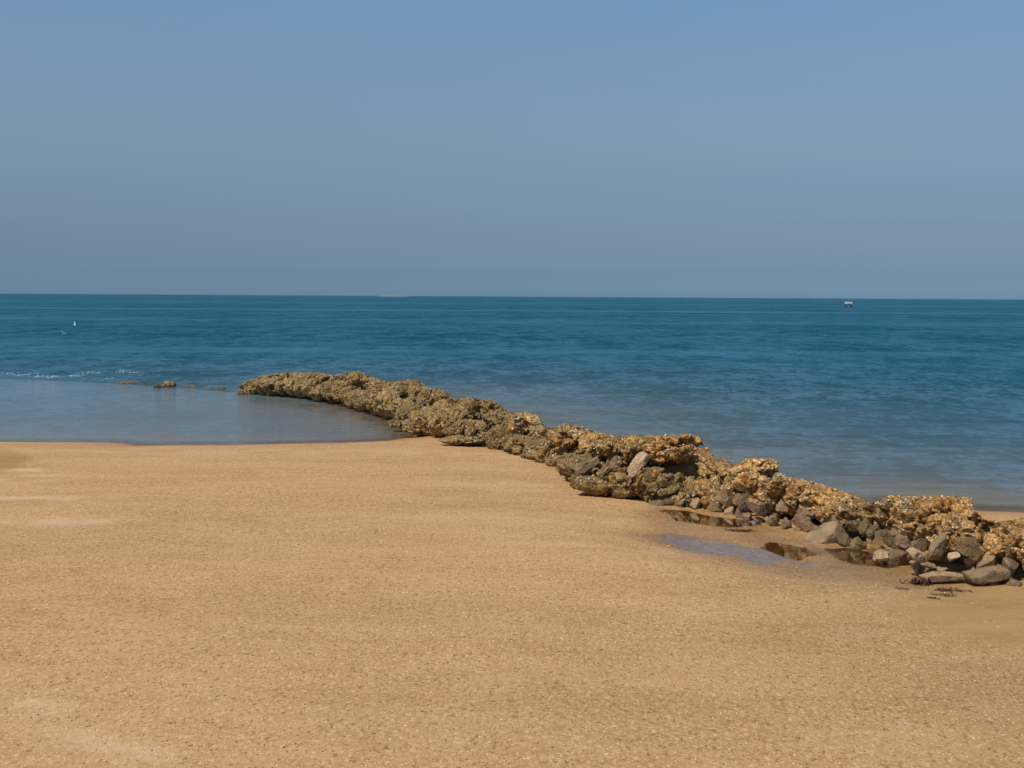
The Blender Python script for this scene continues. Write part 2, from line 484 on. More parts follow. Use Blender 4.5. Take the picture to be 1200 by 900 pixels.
PZ = .105
pud_px = [
    [(757, 629), (775, 626), (805, 627), (845, 634), (872, 643), (905, 652), (960, 661), (990, 668), (950, 670), (900, 663), (850, 654), (805, 643), (775, 637)],
    [(775, 597), (800, 600), (850, 608), (885, 614), (905, 622), (885, 626), (850, 621), (815, 612), (790, 605)],
    [(870, 628), (905, 630), (935, 636), (960, 641), (990, 642), (1030, 652), (1066, 664), (1074, 672), (1040, 674), (1000, 670), (975, 660), (940, 652), (905, 642)],
]
PUDS = [np.array([ground(x, y, PZ) for x, y in p]) for p in pud_px]
WETZ = np.array([ground(x, y, PZ) for x, y in [(745, 622), (770, 596), (830, 598), (900, 612), (1000, 640), (1085, 672), (1130, 686), (1120, 697), (1040, 684), (960, 680), (880, 668), (800, 652)]])
FINE1 = np.array([ground(x, y, .15) for x, y in [(1260, 655), (1260, 760), (1130, 760), (1040, 720), (1100, 692), (1180, 682)]])
FINE2 = np.array([ground(x, y, .15) for x, y in [(-60, 520), (10, 527), (38, 540), (20, 552), (-10, 562), (-60, 565)]])


def terrain(P):
    d = sdist(P, LAND)
    P3 = np.column_stack([P, np.zeros(len(P))])
    wob = fbm(P3 * .8, 3, 3) * .10
    dn = d + wob * np.exp(-np.abs(d) / 2)
    land = .22 * (1 - np.exp(-np.maximum(dn, 0) / 1.6)) + .008 * np.clip(dn - 3, 0, 400)
    inl = inside(P, LAGOON)
    sea = -np.minimum(np.maximum(-dn, 0) * .05, 8)
    lag = -np.minimum(np.maximum(-dn, 0) * .045, .45)
    z = np.where(dn > 0, land, np.where(inl, lag, sea))
    z = z + fbm(P3 * np.array([.35, .9, 1]) + 5, 4, 9) * .022 * sstep(.2, 2, d) + fbm(P3 * 6 + 3, 3, 12) * .0035 * sstep(.0, .4, d)
    # hollows that hold the puddles
    near = (P[:, 1] < 24) & (P[:, 1] > 8) & (P[:, 0] > -4) & (P[:, 0] < 12)
    if near.any():
        Q = P[near]
        wz = sdist(Q, WETZ)
        nz = fbm(np.column_stack([Q, np.zeros(len(Q))]) * 1.7 + 9, 4, 21)
        z0 = z[near]
        low = PZ + .012 + nz * .007
        z0 = z0 + (low - z0) * sstep(-.9, .15, wz)
        for i, pud in enumerate(PUDS):
            pd = sdist(Q, pud) + nz * (.55, .5, .6)[i] - .03
            nf = fbm(np.column_stack([Q * np.array([1.6, 3.2]), np.zeros(len(Q))]) + i, 5, 27)
            dep = (.0055, .012, .016)[i]
            dep = dep + nf * (.022, .03, .03)[i]
            z0 = z0 + (PZ - dep - z0) * sstep(-.12, (.10, .3, .3)[i], pd)
        z[near] = z0
    return z


def axis(parts):
    a = [np.arange(s, e, st) for s, e, st in parts]
    return np.concatenate(a)


gx = np.concatenate([-np.geomspace(30000, 30, 34)[:-1], np.arange(-30, -16, .5), np.arange(-16, 16, .09), np.arange(16, 30, .5), np.geomspace(30, 30000, 34)])
gy = np.concatenate([-np.geomspace(30000, 8, 30)[:-1], np.arange(-8, 6, .5), np.arange(6, 28, .085), np.arange(28, 46, .2), np.geomspace(46, 50000, 44)])


def grid(gx, gy):
    X, Y = np.meshgrid(gx, gy)
    P = np.column_stack([X.ravel(), Y.ravel()])
    nx, ny = len(gx), len(gy)
    i = (np.arange(ny - 1)[:, None] * nx + np.arange(nx - 1)[None, :]).ravel()
    Fq = np.column_stack([i, i + 1, i + 1 + nx, i + nx])
    return P, Fq


P, Fq = grid(gx, gy)
Z = terrain(P)
# meet the flat bottom below the horizon behind the sea
me = mesh_np('beach', np.column_stack([P, Z]), Fq)
dl = sdist(P, LAND)
P3 = np.column_stack([P, np.zeros(len(P))])
wet = np.maximum(sstep(.045, .0, Z) , sstep(1.5, 0, dl + fbm(P3 * np.array([.5, 1.2, 1]), 3, 31) * .5) * .30)
wz = sdist(P, WETZ) + fbm(P3 * 1.3, 3, 33) * .35
wet = np.maximum(wet, sstep(-.35, .25, wz) * .8)
for pud in PUDS: wet = np.maximum(wet, sstep(-.3, .0, sdist(P, pud)))
fine = np.maximum(sstep(-.35, .3, sdist(P, FINE1) + fbm(P3 * 1.1, 3, 35) * .4), sstep(-.12, .12, sdist(P, FINE2) + fbm(P3 * 1.1, 3, 36) * .12))
fine = np.maximum(fine, sstep(-.2, .1, sdist(P, WETZ)) * sstep(.11, .14, Z) * .4)
fine = np.maximum(fine, sstep(.9, .4, dl))


def blob(px, py, rx, ry, rot=0.0, k=0):
    c = ground(px, py, .18)
    q = P - c; ca, sa = math.cos(rot), math.sin(rot)
    u = (q[:, 0] * ca + q[:, 1] * sa) / rx; v = (-q[:, 0] * sa + q[:, 1] * ca) / ry
    return np.exp(-(u * u + v * v) ** 1.5) * sstep(-.45, .5, fbm(P3 * np.array([2.2, 4, 1]) + k, 4, 40 + k))


pale = np.zeros(len(P))
for a in [(60, 590, 1.3, .20, .02, 1), (75, 619, 1.3, .28, -.03, 2), (30, 565, .7, .5, .5, 3), (45, 553, .5, .25, .3, 8), (35, 840, .35, .22, -.5, 4), (90, 868, .55, .22, -.75, 5),
          (150, 890, .6, .2, -.35, 6), (560, 610, 2.2, .5, .02, 7), (250, 530, 6.0, .5, .0, 8), (700, 640, 1.6, .5, -.3, 9), (640, 570, 2.0, .5, -.2, 10)]:
    pale = np.maximum(pale, blob(*a) * (1 if a[1] not in (610, 530, 640, 570) else .45))
dull = sstep(1.3, 3.8, P[:, 0] + .8 * fbm(P3 * .5, 3, 44)) * sstep(15, 12, P[:, 1]) + .25 * sstep(.1, .5, fbm(P3 * np.array([.25, .5, 1]), 4, 45))
vattr(me, 'dull', np.clip(np.maximum(dull, .8 * sstep(-.12, .12, sdist(P, FINE2))), 0, 1)); vattr(me, 'wet', wet); vattr(me, 'fine', fine); vattr(me, 'pale', pale)
tag(link('sand', me, M_SAND), kind='structure')

# ------------------------------------------------------------------ water
def waves(P):
    P3 = np.column_stack([P, np.zeros(len(P))])
    return fbm(P3 * np.array([.7, 1.7, 1]), 4, 51)


wx = np.concatenate([-np.geomspace(40000, 24, 60)[:-1], np.arange(-24, 24, .12), np.geomspace(24, 40000, 60)])
wy = np.concatenate([np.arange(13, 30, .12), np.arange(30, 50, .10), np.geomspace(50, 60000, 110)])
P, Fq = grid(wx, wy)
cen = P[Fq].mean(axis=1)
inl = inside(cen, LAGOON)
dl = sdist(P, LAND); bd = polydist(P, np.array(berm), False)
fade = sstep(0, 1.2, -dl) * sstep(400, 60, P[:, 1])
zz = waves(P) * .035 * fade * sstep(.1, 2.0, bd)
# the small swell that trips over the drowned end of the rocks
sd_l = sdist(P, LAGOON)
out = -sd_l
along = sstep(-6.5, -12.5, P[:, 0])
ridge = np.exp(-((out - 1.1 - .4 * fbm(np.column_stack([P * .35, np.zeros(len(P))]), 3, 52)) / .45) ** 2) * (.5 + .5 * fbm(np.column_stack([P * np.array([.6, .2]), np.zeros(len(P))]), 3, 54))
zz = zz + np.where(bd < 6, ridge * .15 * along * (dl < 0), 0)
zl = waves(P * 1.4) * .0045 * sstep(0, 1.5, -dl) * sstep(.1, 2.0, bd)
shs = sstep(0, 1, 1 - np.clip(-dl, 0, 60) / 60) ** 1.2
shs = np.clip(.55 * np.exp(np.minimum(dl, 0) / 8.0) + .45 * np.exp(np.minimum(dl, 0) / 2.5), 0, 1)
shl = np.clip(.45 * np.exp(np.minimum(dl, 0) / 7.0) + .55 * np.exp(np.minimum(dl, 0) / 1.2), 0, 1)
onland = (dl[Fq].min(axis=1) > .6)
for nm, mask, zv, mt, sh in (('sea', ~inl & ~onland, zz, M_SEA, shs), ('lagoon', inl & ~onland, zl, M_LAG, shl)):
    ff = Fq[mask]
    u, inv = np.unique(ff, return_inverse=True)
    me = mesh_np(nm, np.column_stack([P[u], zv[u]]), inv.reshape(ff.shape))
    vattr(me, 'shoal', sh[u]); vattr(me, 'chop', 1 - np.exp(np.minimum(dl[u], 0) / 19.0))
    o = link(nm, me, mt); o['kind'] = 'structure'

for ip, pud in enumerate(PUDS):
    c = pud.mean(axis=0)
    q = c + (pud - c) * 1.0
    q = q + (q - c) / np.hypot(*(q - c).T)[:, None] * .22
    bm = bmesh.new(); bm.faces.new([bm.verts.new((*v, 0)) for v in q]); bmesh.ops.triangulate(bm, faces=bm.faces)
    me = bpy.data.meshes.new('puddle'); bm.to_mesh(me); bm.free()
    o = link('puddle', me, M_FILM if ip == 0 else M_PUD, loc=(0, 0, PZ)); o['kind'] = 'structure'

# pale bank lying on the horizon
c0 = ground(443, 350); dirv = ray(461, 346)
cx, cy = dirv[0] * 7000, dirv[1] * 7000
P, Fq = grid(np.linspace(-95, 95, 60), np.linspace(-60, 60, 14))
e = np.clip(1 - (P[:, 0] / 95) ** 2 - (P[:, 1] / 60) ** 2, 0, 1)
z = np.sqrt(e) * (6.0 + 2.0 * fbm(np.column_stack([P * .05, np.zeros(len(P))]), 3, 60)) - .6
z = np.where(z > 0, z * .55, z)
me = mesh_np('sandbar', np.column_stack([P, z]), Fq)
o = link('sandbar', me, mat_flat('pale_bank', (.26, .29, .30), .9), loc=(cx, cy, 0)); o['kind'] = 'structure'

# ------------------------------------------------------------------ rocks
_ico = {}


def ico(sub):
    if sub not in _ico:
        bm = bmesh.new(); bmesh.ops.create_icosphere(bm, subdivisions=sub, radius=1.0)
        bm.verts.ensure_lookup_table()
        V = np.array([v.co[:] for v in bm.verts]); Fc = np.array([[v.index for v in f.verts] for f in bm.faces])
        bm.free(); _ico[sub] = (V, Fc)
    return _ico[sub]


def rotm(rx, ry, rz): return np.array(Euler((rx, ry, rz)).to_matrix())


def sq(a, p): return np.sign(a) * np.abs(a) ** p


def crust_shape(dims, seed, sub, box=.75, under=.25, rot=(0, 0, 0), rough=1.0):
    V, Fc = ico(sub)
    k = seed * 3 + 100
    rg_ = np.random.default_rng(seed + 900)
    p = sq(V, box); p = p / np.abs(p).max()
    for i in range(9):                                   # broken faces first, growth afterwards
        n_ = rg_.normal(size=3); n_ /= np.linalg.norm(n_)
        p = p - np.maximum(0, p @ n_ - rg_.uniform(.62, .95))[:, None] * n_
    p = p / np.abs(p).max(axis=0) * np.array(dims)
    q = p + seed * 7.31
    Nn = p / np.maximum(1e-6, np.linalg.norm(p, axis=1))[:, None]
    m = (dims[0] * dims[1] * dims[2]) ** (1 / 3)
    disp = .30 * m * fbm(q * .9 / m, 5, k)
    f1, f2 = worley(q / (.75 * m) + .25 * fbm(q * 6, 2, k + 3)[:, None], k)
    disp -= .26 * m * np.exp(-(f2 - f1) / .055)
    g1, g2 = worley(q / .075, k + 5)
    disp += ((.5 - g1) * .030) * (.4 + .6 * sstep(-.2, .3, vnoise(q * 5, k + 15)))
    disp -= .42 * m * sstep(.20, .33, fbm(q * 1.9 / m, 2, k + 9))       # hollows
    disp -= .07 * sstep(.20, .34, fbm(q * 8, 2, k + 10))
    disp += .030 * fbm(q * 17, 3, k + 11)
    p = p + Nn * (disp * rough)[:, None]
    t = sstep(-.9, .1, p[:, 2] / dims[2])
    p[:, :2] *= (1 - under + under * t)[:, None]
    led = 1 + .09 * vnoise(np.column_stack([p[:, 0] * 1.2, p[:, 1] * 1.2, p[:, 2] * 11]) + seed, k + 13)
    p[:, :2] *= led[:, None]
    return p @ rotm(*rot).T, Fc


def stone_shape(dims, seed, sub, rot=(0, 0, 0), cuts=11, slab=False):
    V, Fc = ico(sub)
    if slab: V = sq(V, .35); V = V / np.abs(V).max()
    rg = np.random.default_rng(seed + 500)
    p = V.copy()
    for i in range(cuts):
        n = rg.normal(size=3); n /= np.linalg.norm(n)
        d = rg.uniform(.40, .72) * (1.55 if slab else 1)
        ex = np.maximum(0, p @ n - d)
        p = p - ex[:, None] * n
    p = p / np.abs(p).max(axis=0) * np.array(dims)
    q = p + seed * 5.17; m = (dims[0] * dims[1] * dims[2]) ** (1 / 3)
    Nn = p / np.maximum(1e-6, np.linalg.norm(p, axis=1))[:, None]
    disp = .06 * m * fbm(q * 1.6 / m, 4, seed + 2) + .014 * fbm(q * 16, 4, seed + 4)
    f1, f2 = worley(q / (.7 * m), seed + 6)
    disp -= .05 * m * np.exp(-(f2 - f1) / .04)
    p = p + Nn * disp[:, None]
    return p @ rotm(*rot).T, Fc


ROCKS = []


def shells_for(V, Fc, dens, size, seed, zmin):
    rg = np.random.default_rng(seed)
    a, b, c = V[Fc[:, 0]], V[Fc[:, 1]], V[Fc[:, 2]]
    cr = np.cross(b - a, c - a); L = np.linalg.norm(cr, axis=1); nr = cr / np.maximum(L, 1e-12)[:, None]
    ar = L / 2
    ce = (a + b + c) / 3
    patch = sstep(-.25, .30, fbm((ce + seed) * 4.0, 3, 77))
    w = ar * sstep(-.25, .35, nr[:, 2]) * sstep(zmin, zmin + .15, ce[:, 2]) * (.15 + patch)
    tot = w.sum()
    n = int(min(2600, tot * dens))
    if n < 8: return None
    i = rg.choice(len(Fc), n, p=w / tot)
    u, v = rg.random(n), rg.random(n); k = u + v > 1; u[k] = 1 - u[k]; v[k] = 1 - v[k]
    ctr = a[i] + (b[i] - a[i]) * u[:, None] + (c[i] - a[i]) * v[:, None]
    nn = nr[i] + rg.normal(size=(n, 3)) * .55; nn /= np.linalg.norm(nn, axis=1)[:, None]
    t = np.cross(nn, rg.normal(size=(n, 3))); t /= np.linalg.norm(t, axis=1)[:, None]
    bt = np.cross(nn, t)
    s = size * rg.uniform(.5, 1.45, n) ** 1.2
    el = rg.uniform(.5, .85, n)
    VV = np.zeros((n, 6, 3)); ang = np.linspace(0, 2 * PI, 6)[:5]
    for j in range(5):
        rr = s * rg.uniform(.75, 1.1, n)
        VV[:, j] = ctr + t * (math.cos(ang[j]) * rr)[:, None] + bt * (math.sin(ang[j]) * rr * el)[:, None] - nn * (s * .18)[:, None]
    VV[:, 5] = ctr + nn * (s * .42)[:, None]
    base = np.arange(n)[:, None] * 6
    FF = np.concatenate([np.column_stack([base[:, 0] + j, base[:, 0] + (j + 1) % 5, base[:, 0] + 5]) for j in range(5)])
    return VV.reshape(-1, 3), FF


def add_rock(kind, x, y, z, dims, seed, rot=(0, 0, 0), color=(.3, .3, .2), label=None, cat='rock', group=None, row=None,
             clamp=True, sub=None, dens=None, under=.25, box=.75, name=None, cuts=11, maxz=None, shells=True):
    dist = math.hypot(x, y)
    if to_px(x, y, z)[0] - max(dims) * F / dist > 1206: return None
    if sub is None: sub = 6 if max(dims) > .16 else 5
    if kind == 'crust':
        V, Fc = crust_shape(dims, seed, sub, box, under, rot, .62 + .38 * float(np.clip((to_px(x, y, z)[0] - 560) / 120, 0, 1)))
    else:
        V, Fc = stone_shape(dims, seed, sub, rot, cuts, name in ('stone_slab', 'flat_stone'))
    W = V + np.array([x, y, z])
    if clamp:
        s = s_of(W[:, :2])
        hm = np.interp(s, Stab, Ztab)
        if maxz is not None: hm = np.minimum(hm, maxz)
        cam_v = (W - np.array([0, 0, H])) @ RN
        pxv = 600 + F * cam_v[:, 0] / -cam_v[:, 2]
        dv = np.column_stack([(pxv - 600) / F, -(np.interp(pxv, TX, TY) - 450) / F, -np.ones(len(W))]) @ RN.T
        lz = H + dv[:, 2] / np.hypot(dv[:, 0], dv[:, 1]) * np.hypot(W[:, 0], W[:, 1])      # the traced outline, carried to its own distance
        hm = np.minimum(hm + .04, lz) + .060 * fbm(W * 8, 4, 611) - .004
        ex = W[:, 2] - hm
        W[:, 2] = np.where(ex > 0, hm + .02 * (1 - np.exp(-ex / .20)), W[:, 2])
    gz = float(terrain(np.array([[x, y]]))[0])
    org = np.array([x, y, max(gz, W[:, 2].min())])
    L = W - org
    nm = name or ('crusted_boulder' if kind == 'crust' else 'stone')
    me = mesh_np(nm, L, Fc)
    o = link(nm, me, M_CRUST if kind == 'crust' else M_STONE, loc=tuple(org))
    o.color = (*color, 1)
    tag(o, label, cat, group)
    if kind == 'crust' and shells:
        r = shells_for(W, Fc, dens or 620, .017 if dist < 20 else .023, seed, .10)
        if r is not None:
            sm = mesh_np('oyster_shells', r[0] - org, r[1], smooth=False)
            so = link('oyster_shells', sm, M_OYSTER if color[1] < .55 else M_OYSTER2, parent=o)
            so['kind'] = 'stuff'
    ROCKS.append(dict(o=o, kind=kind, x=x, y=y, z=z, dims=dims, color=color, row=row, s=None, px=to_px(x, y, z)[0], lab=label))
    return o


def at(px, py, extra):
    """a point on the jetty seen at px,py: `extra` metres behind the foot line there"""
    b = ground(px, np.interp(px, BX, BY), SZ)
    dist = math.hypot(*b) + extra
    r = ray(px, py)
    return r[0] * dist, r[1] * dist, H + r[2] * dist


MPP = lambda px, extra=0: (math.hypot(*ground(px, np.interp(px, BX, BY), SZ)) + extra) / F

# core of the mound, mostly hidden under the boulders
ns, no = 520, 26
S_ = np.linspace(.15, LEN - .1, ns); O_ = np.linspace(.25, 1.75, no)
Vc = np.zeros((ns, no, 3)); S_NEAR = float(np.interp(780, bpx, Sarc))
for i, s in enumerate(S_):
    hz = np.interp(s, Stab, Ztab); b = Bp(s)
    for j, o_ in enumerate(O_):
        t = (o_ - .25) / 1.5
        q = b + NRM * (o_ + .12 + (.40 if s > S_NEAR else 0) * (1 - t))
        Vc[i, j] = (q[0], q[1], -.25 + (max(.15, hz - .36) + .25) * min(1, math.sin(PI * t) ** .6 * 1.05) * min(1, (i + 1) / 14))
Vc = Vc.reshape(-1, 3)
nz = fbm(Vc * 3.2, 4, 90); w1, w2 = worley(Vc / .22, 91)
Vc += np.column_stack([nz * .05, nz * .05, nz * .06 + (.45 - w1) * .10])
i = (np.arange(ns - 1)[:, None] * no + np.arange(no - 1)[None, :]).ravel()
me = mesh_np('rock_mound', Vc, np.column_stack([i, i + 1, i + 1 + no, i + no]))
o = link('rock_mound', me, M_CRUST); o.color = (.1, .9, .0, 1)
tag(o, 'low olive mound of fused rock under the boulders along the whole jetty', 'rock mound')

# colour of the crust changes along the jetty: olive far and mid, ochre and white near
def zone_color(px, high, rg):
    near = np.clip((px - 640) / 160, 0, 1)
    if high: och = .15 + .75 * near; oli = .75 - .65 * near; pal = .30 + .40 * near
    else: och = .0 + .45 * near; oli = 1.0 - .55 * near; pal = .08 + .22 * near
    return (float(np.clip(och + rg.uniform(-.3, .3), 0, 1)), float(np.clip(oli + rg.uniform(-.15, .15), 0, 1)), float(np.clip(pal + rg.uniform(-.15, .2), 0, 1)))


rg = np.random.default_rng(5)
seed = 1
# crest
s = .35
while s < LEN - .3:
    c = Bp(s) + NRM * (.8 + rg.uniform(-.10, .12))
    px = to_px(c[0], c[1], .6)[0]
    nr = float(np.clip((px - 560) / 250, 0, 1))
    r = rg.uniform(.30, .46) * (1 - nr) + rg.uniform(.19, .33) * nr
    hz = float(np.interp(s, Stab, Ztab))
    if s < 2: r *= .55 + .2 * s
    col = zone_color(px, True, rg)
    zc = hz - r * rg.uniform(.55, .75)
    add_rock('crust', c[0], c[1], zc, (r * rg.uniform(1.0, 1.35), r * rg.uniform(.9, 1.1), r * rg.uniform(.75, .95)), seed, (rg.uniform(-.3, .3), rg.uniform(-.3, .3), HEAD + rg.uniform(-.9, .9)), col, row='crest')
    seed += 1; s += r * (rg.uniform(1.35, 1.75) + .30 * nr)
# flank facing the beach
s = .25
while s < LEN - .3:
    c0_ = Bp(s); px = to_px(c0_[0], c0_[1], .3)[0]
    near = px > 840
    hz = float(np.interp(s, Stab, Ztab))
    r = rg.uniform(.24, .40) if not near else rg.uniform(.17, .27)
    if 640 < px <= 840: r *= .85
    off = r * .95 if not near else rg.uniform(.40, .52)
    c = Bp(s) + NRM * off
    zc = hz * (.36 if not near else .60) + rg.uniform(-.04, .06)
    if s < 2: r *= .6 + .2 * s
    add_rock('crust', c[0], c[1], zc, (r * rg.uniform(1.0, 1.3), r * rg.uniform(.85, 1.05), min(r * rg.uniform(.8, 1.0), hz * .42)), seed, (rg.uniform(-.3, .3), rg.uniform(-.3, .3), HEAD + rg.uniform(-.8, .8)),
             zone_color(px, near, rg), row='flank', under=.30)
    seed += 1; s += r * rg.uniform(1.35, 1.8)
# upper flank for the taller near half
s = float(np.interp(560, bpx, Sarc))
while s < LEN - .3:
    hz = float(np.interp(s, Stab, Ztab)); r = rg.uniform(.15, .25)
    c = Bp(s) + NRM * rg.uniform(.46, .64)
    px = to_px(c[0], c[1], .5)[0]
    add_rock('crust', c[0], c[1], hz * .80, (r * 1.25, r, r * .8), seed, (rg.uniform(-.4, .4), rg.uniform(-.4, .4), rg.uniform(0, 3)), zone_color(px, True, rg), row='upper flank', under=.3)
    seed += 1; s += r * rg.uniform(2.0, 3.0)
# sea side
s = .5
while s < LEN - .3:
    r = rg.uniform(.34, .45)
    hz = float(np.interp(s, Stab, Ztab))
    c = Bp(s) + NRM * 1.3
    px = to_px(c[0], c[1], .4)[0]
    rr = ray(px, np.interp(px, TX, TY)); lim = H + rr[2] * math.hypot(*c)
    top = min(hz - .12, lim - .06)
    if s < 2: r *= .5
    add_rock('crust', c[0], c[1], top - r * .85, (r * 1.35, r, r * .8), seed, (0, 0, HEAD + rg.uniform(-.4, .4)), zone_color(px, False, rg), row='sea side', maxz=top)
    seed += 1; s += r * 2.5
# bare stones heaped along the foot of the near half
for lay in range(3):
    s = float(np.interp((775, 850, 985)[lay], bpx, Sarc))
    while s < LEN - .2:
        r = rg.uniform(.055, .115) if rg.random() < .8 else rg.uniform(.105, .14)
        c = Bp(s) + NRM * (rg.uniform(.0, .14) + lay * .17)
        zc = .11 + r * .45 + lay * .155
        u = rg.random()
        col = (.75, .1, .0) if u < .10 else ((.0, .55, .0) if u < .35 else (.0, .0, rg.uniform(.0, .7)))
        add_rock('stone', c[0], c[1], zc, (r * rg.uniform(1.0, 1.6), r * rg.uniform(.8, 1.1), r * rg.uniform(.65, 1.2)), seed, (rg.uniform(-.9, .9), rg.uniform(-.9, .9), rg.uniform(0, 6)), col,
                 row=('foot', 'second course', 'third course')[lay], sub=5, cuts=13)
        seed += 1; s += r * rg.uniform(1.8, 2.7) * (1.0, 1.0, 1.7)[lay]

# landmark rocks -----------------------------------------------------
def lm(kind, px, py, extra, w, h, d, rot, color, label, **kw):
    """w,h in pixels of the 1200 wide photograph, d depth in metres"""
    global seed
    x, y, z = at(px, py, extra); m = MPP(px, extra)
    seed += 1
    return add_rock(kind, x, y, z, (w * m / 2, d / 2, h * m / 2), seed, rot, color, label=label, row='landmark', **kw)


lm('crust', 617, 498, 1.35, 50, 30, .55, (0, 0, 0), (.25, .25, .95), 'rounded hump thick with pale shells on the crest, left of the tall middle part', under=.12, box=.9)
lm('crust', 664, 512, 1.30, 52, 30, .6, (0, 0, .2), (.75, .15, .7), 'shell covered hump with an ochre cap, next right of the rounded pale hump', box=.85)
lm('crust', 795, 521, 1.45, 62, 24, .7, (0, -.03, 0), (1.0, .0, .55), 'flat topped ochre ledge overhanging at the highest point of the jetty', box=.6, under=.35)
lm('crust', 779, 537, .85, 48, 24, .5, (0, 0, 0), (.7, .2, .55), 'blocky tan crusted rock beneath the flat topped ochre ledge', box=.7)
lm('crust', 822, 541, 1.30, 34, 40, .5, (0, 0, .3), (.55, .1, .85), 'knobbly shelly rock stepping down under the right end of the flat topped ochre ledge', under=.1)
lm('crust', 836, 556, 1.05, 30, 26, .4, (0, 0, .3), (.7, .1, .6), 'tan crusted rock in the dip between the high ochre ledge and the square ochre knob')
lm('crust', 888, 546, 1.30, 34, 20, .35, (0, 0, 0), (.9, .0, .8), 'small square ochre knob standing proud of the crest, in the middle of the near half', box=.65)
lm('crust', 905, 562, 1.15, 34, 26, .4, (0, 0, 0), (.4, .1, .95), 'white flecked rock just below and right of the square ochre knob')
lm('crust', 1062, 600, 1.15, 56, 42, .6, (0, 0, 0), (.5, .1, .95), 'tall pale crusted block forming the left half of the flat topped near outcrop', box=.6, under=.3)
lm('crust', 1112, 602, 1.15, 58, 42, .6, (0, 0, 0), (.8, .0, .65), 'tall ochre crusted block forming the right half of the flat topped near outcrop', box=.6, under=.35)
lm('crust', 1192, 634, .75, 46, 40, .5, (0, 0, 0), (1.0, .0, .5), 'yellow ochre crusted block cut by the right edge of the photo')
lm('crust', 966, 580, 1.05, 44, 24, .5, (0, .25, 0), (1.0, .0, .3), 'bright orange ochre rock on the crest just left of the near outcrop')
lm('stone', 746, 544, .16, 15, 35, .10, (-.1, .80, 0), (.0, .0, 1.0), 'pale smooth slab leaning on the beach side of the jetty below the ochre ledge', clamp=False, cuts=7, name='stone_slab', sub=6)
lm('stone', 688, 546, .22, 32, 13, .18, (0, -.45, 0), (.0, .15, .75), 'small grey slab tilted up to the right, left of the big leaning slab', clamp=False, cuts=8, name='stone_slab', sub=6)
lm('crust', 716, 573, .22, 92, 27, .6, (0, .06, 0), (.1, .85, .1), 'broad low olive ledge resting on the sand with a dark hollow under its edge', box=.6, under=.5, name='rock_ledge')
lm('crust', 684, 566, .30, 34, 26, .4, (0, 0, 0), (.05, .9, .15), 'small olive rock at the left end of the broad low ledge')
lm('stone', 780, 586, .12, 40, 11, .25, (0, -.18, .2), (.0, .1, .7), 'grey flat stone slanting out of the sand right of the low ledge', clamp=False, cuts=9, name='stone_slab', sub=6)
lm('stone', 812, 581, .18, 19, 32, .18, (0, .35, 0), (.0, .35, .15), 'brown stone standing upright beside the orange stone at the foot', clamp=False, sub=6)
lm('stone', 827, 588, .10, 18, 13, .16, (0, 0, .3), (1.0, .0, .0), 'small bright orange stone at the foot of the jetty', clamp=False)
lm('stone', 852, 584, .18, 24, 25, .22, (0, .1, .3), (.1, .4, .2), 'squarish brown stone at the foot, right of the orange stone', clamp=False, sub=6)
lm('stone', 888, 598, .10, 32, 17, .22, (0, .45, .2), (.0, .0, .6), 'pale brown wedge of stone above the puddles, left part of the near half', clamp=False, sub=6)
lm('stone', 938, 610, .08, 24, 20, .2, (0, .2, .2), (.0, .0, .85), 'pale rounded stone at the foot, next left of the grey sloping slab', clamp=False, sub=6)
lm('stone', 908, 610, .05, 13, 17, .12, (0, .2, .2), (.35, .1, .3), 'small tan stone at the water, left of the pale rounded stone', clamp=False)
lm('stone', 968, 628, -.05, 56, 15, .30, (.35, -.50, .12), (.0, .25, .45), 'large grey wedge shaped slab sloping from the rocks down to the puddle', clamp=False, cuts=7, name='stone_slab', sub=6)
lm('stone', 1077, 652, .10, 30, 16, .2, (0, .25, .1), (.0, .0, .9), 'pale pointed stone lying on its side at the foot of the near outcrop', clamp=False, cuts=8, sub=6)
lm('stone', 1101, 643, .14, 24, 36, .16, (0, .05, .1), (.0, .15, .6), 'grey pyramid shaped stone standing on end at the foot of the near outcrop', clamp=False, cuts=7, sub=6)
lm('stone', 1117, 652, .10, 15, 14, .12, (0, .3, .1), (.0, .0, 1.0), 'little whitish stone beside the grey pyramid shaped stone', clamp=False)
lm('stone', 1135, 642, .22, 38, 30, .28, (0, .2, .1), (.1, .5, .2), 'big rounded brown stone under the right end of the near outcrop', clamp=False, sub=6)
lm('stone', 1104, 677, .0, 50, 11, .22, (0, .04, -.05), (.0, .1, .85), 'long low pale stone in front of the foot, nearest the beach', clamp=False, name='flat_stone', sub=6)
lm('stone', 1154, 673, .06, 50, 17, .26, (.1, -.04, .1), (.0, .2, .55), 'long grey brown stone right of the long low pale one', clamp=False, name='flat_stone', sub=6)
lm('stone', 1090, 663, .05, 22, 8, .14, (0, 0, .1), (.0, .0, .9), 'thin pale chip of stone above the long low pale stone', clamp=False)
lm('stone', 1028, 640, .02, 17, 22, .14, (0, -.1, .1), (.3, .3, .0), 'small reddish brown stone on the sand right of the grey sloping slab', clamp=False)
lm('stone', 1031, 652, -.25, 18, 14, .14, (0, .1, .1), (.0, .0, .9), 'whitish stone standing in the puddle', clamp=False)
lm('crust', 489, 501, .12, 42, 21, .6, (0, 0, .1), (.05, 1.0, .15), 'rounded olive clump at the corner of the lagoon', box=.9, under=.15)
lm('crust', 463, 497, -.05, 18, 9, .35, (0, 0, .1), (.05, 1.0, .1), 'small olive clump at the edge of the lagoon water', box=.9, under=.1)
lm('crust', 545, 516, -.15, 60, 12, .6, (0, .05, .1), (.0, 1.0, .0), 'thin low tongue of olive rock spreading onto the sand by the lagoon corner', box=.8, under=.0)

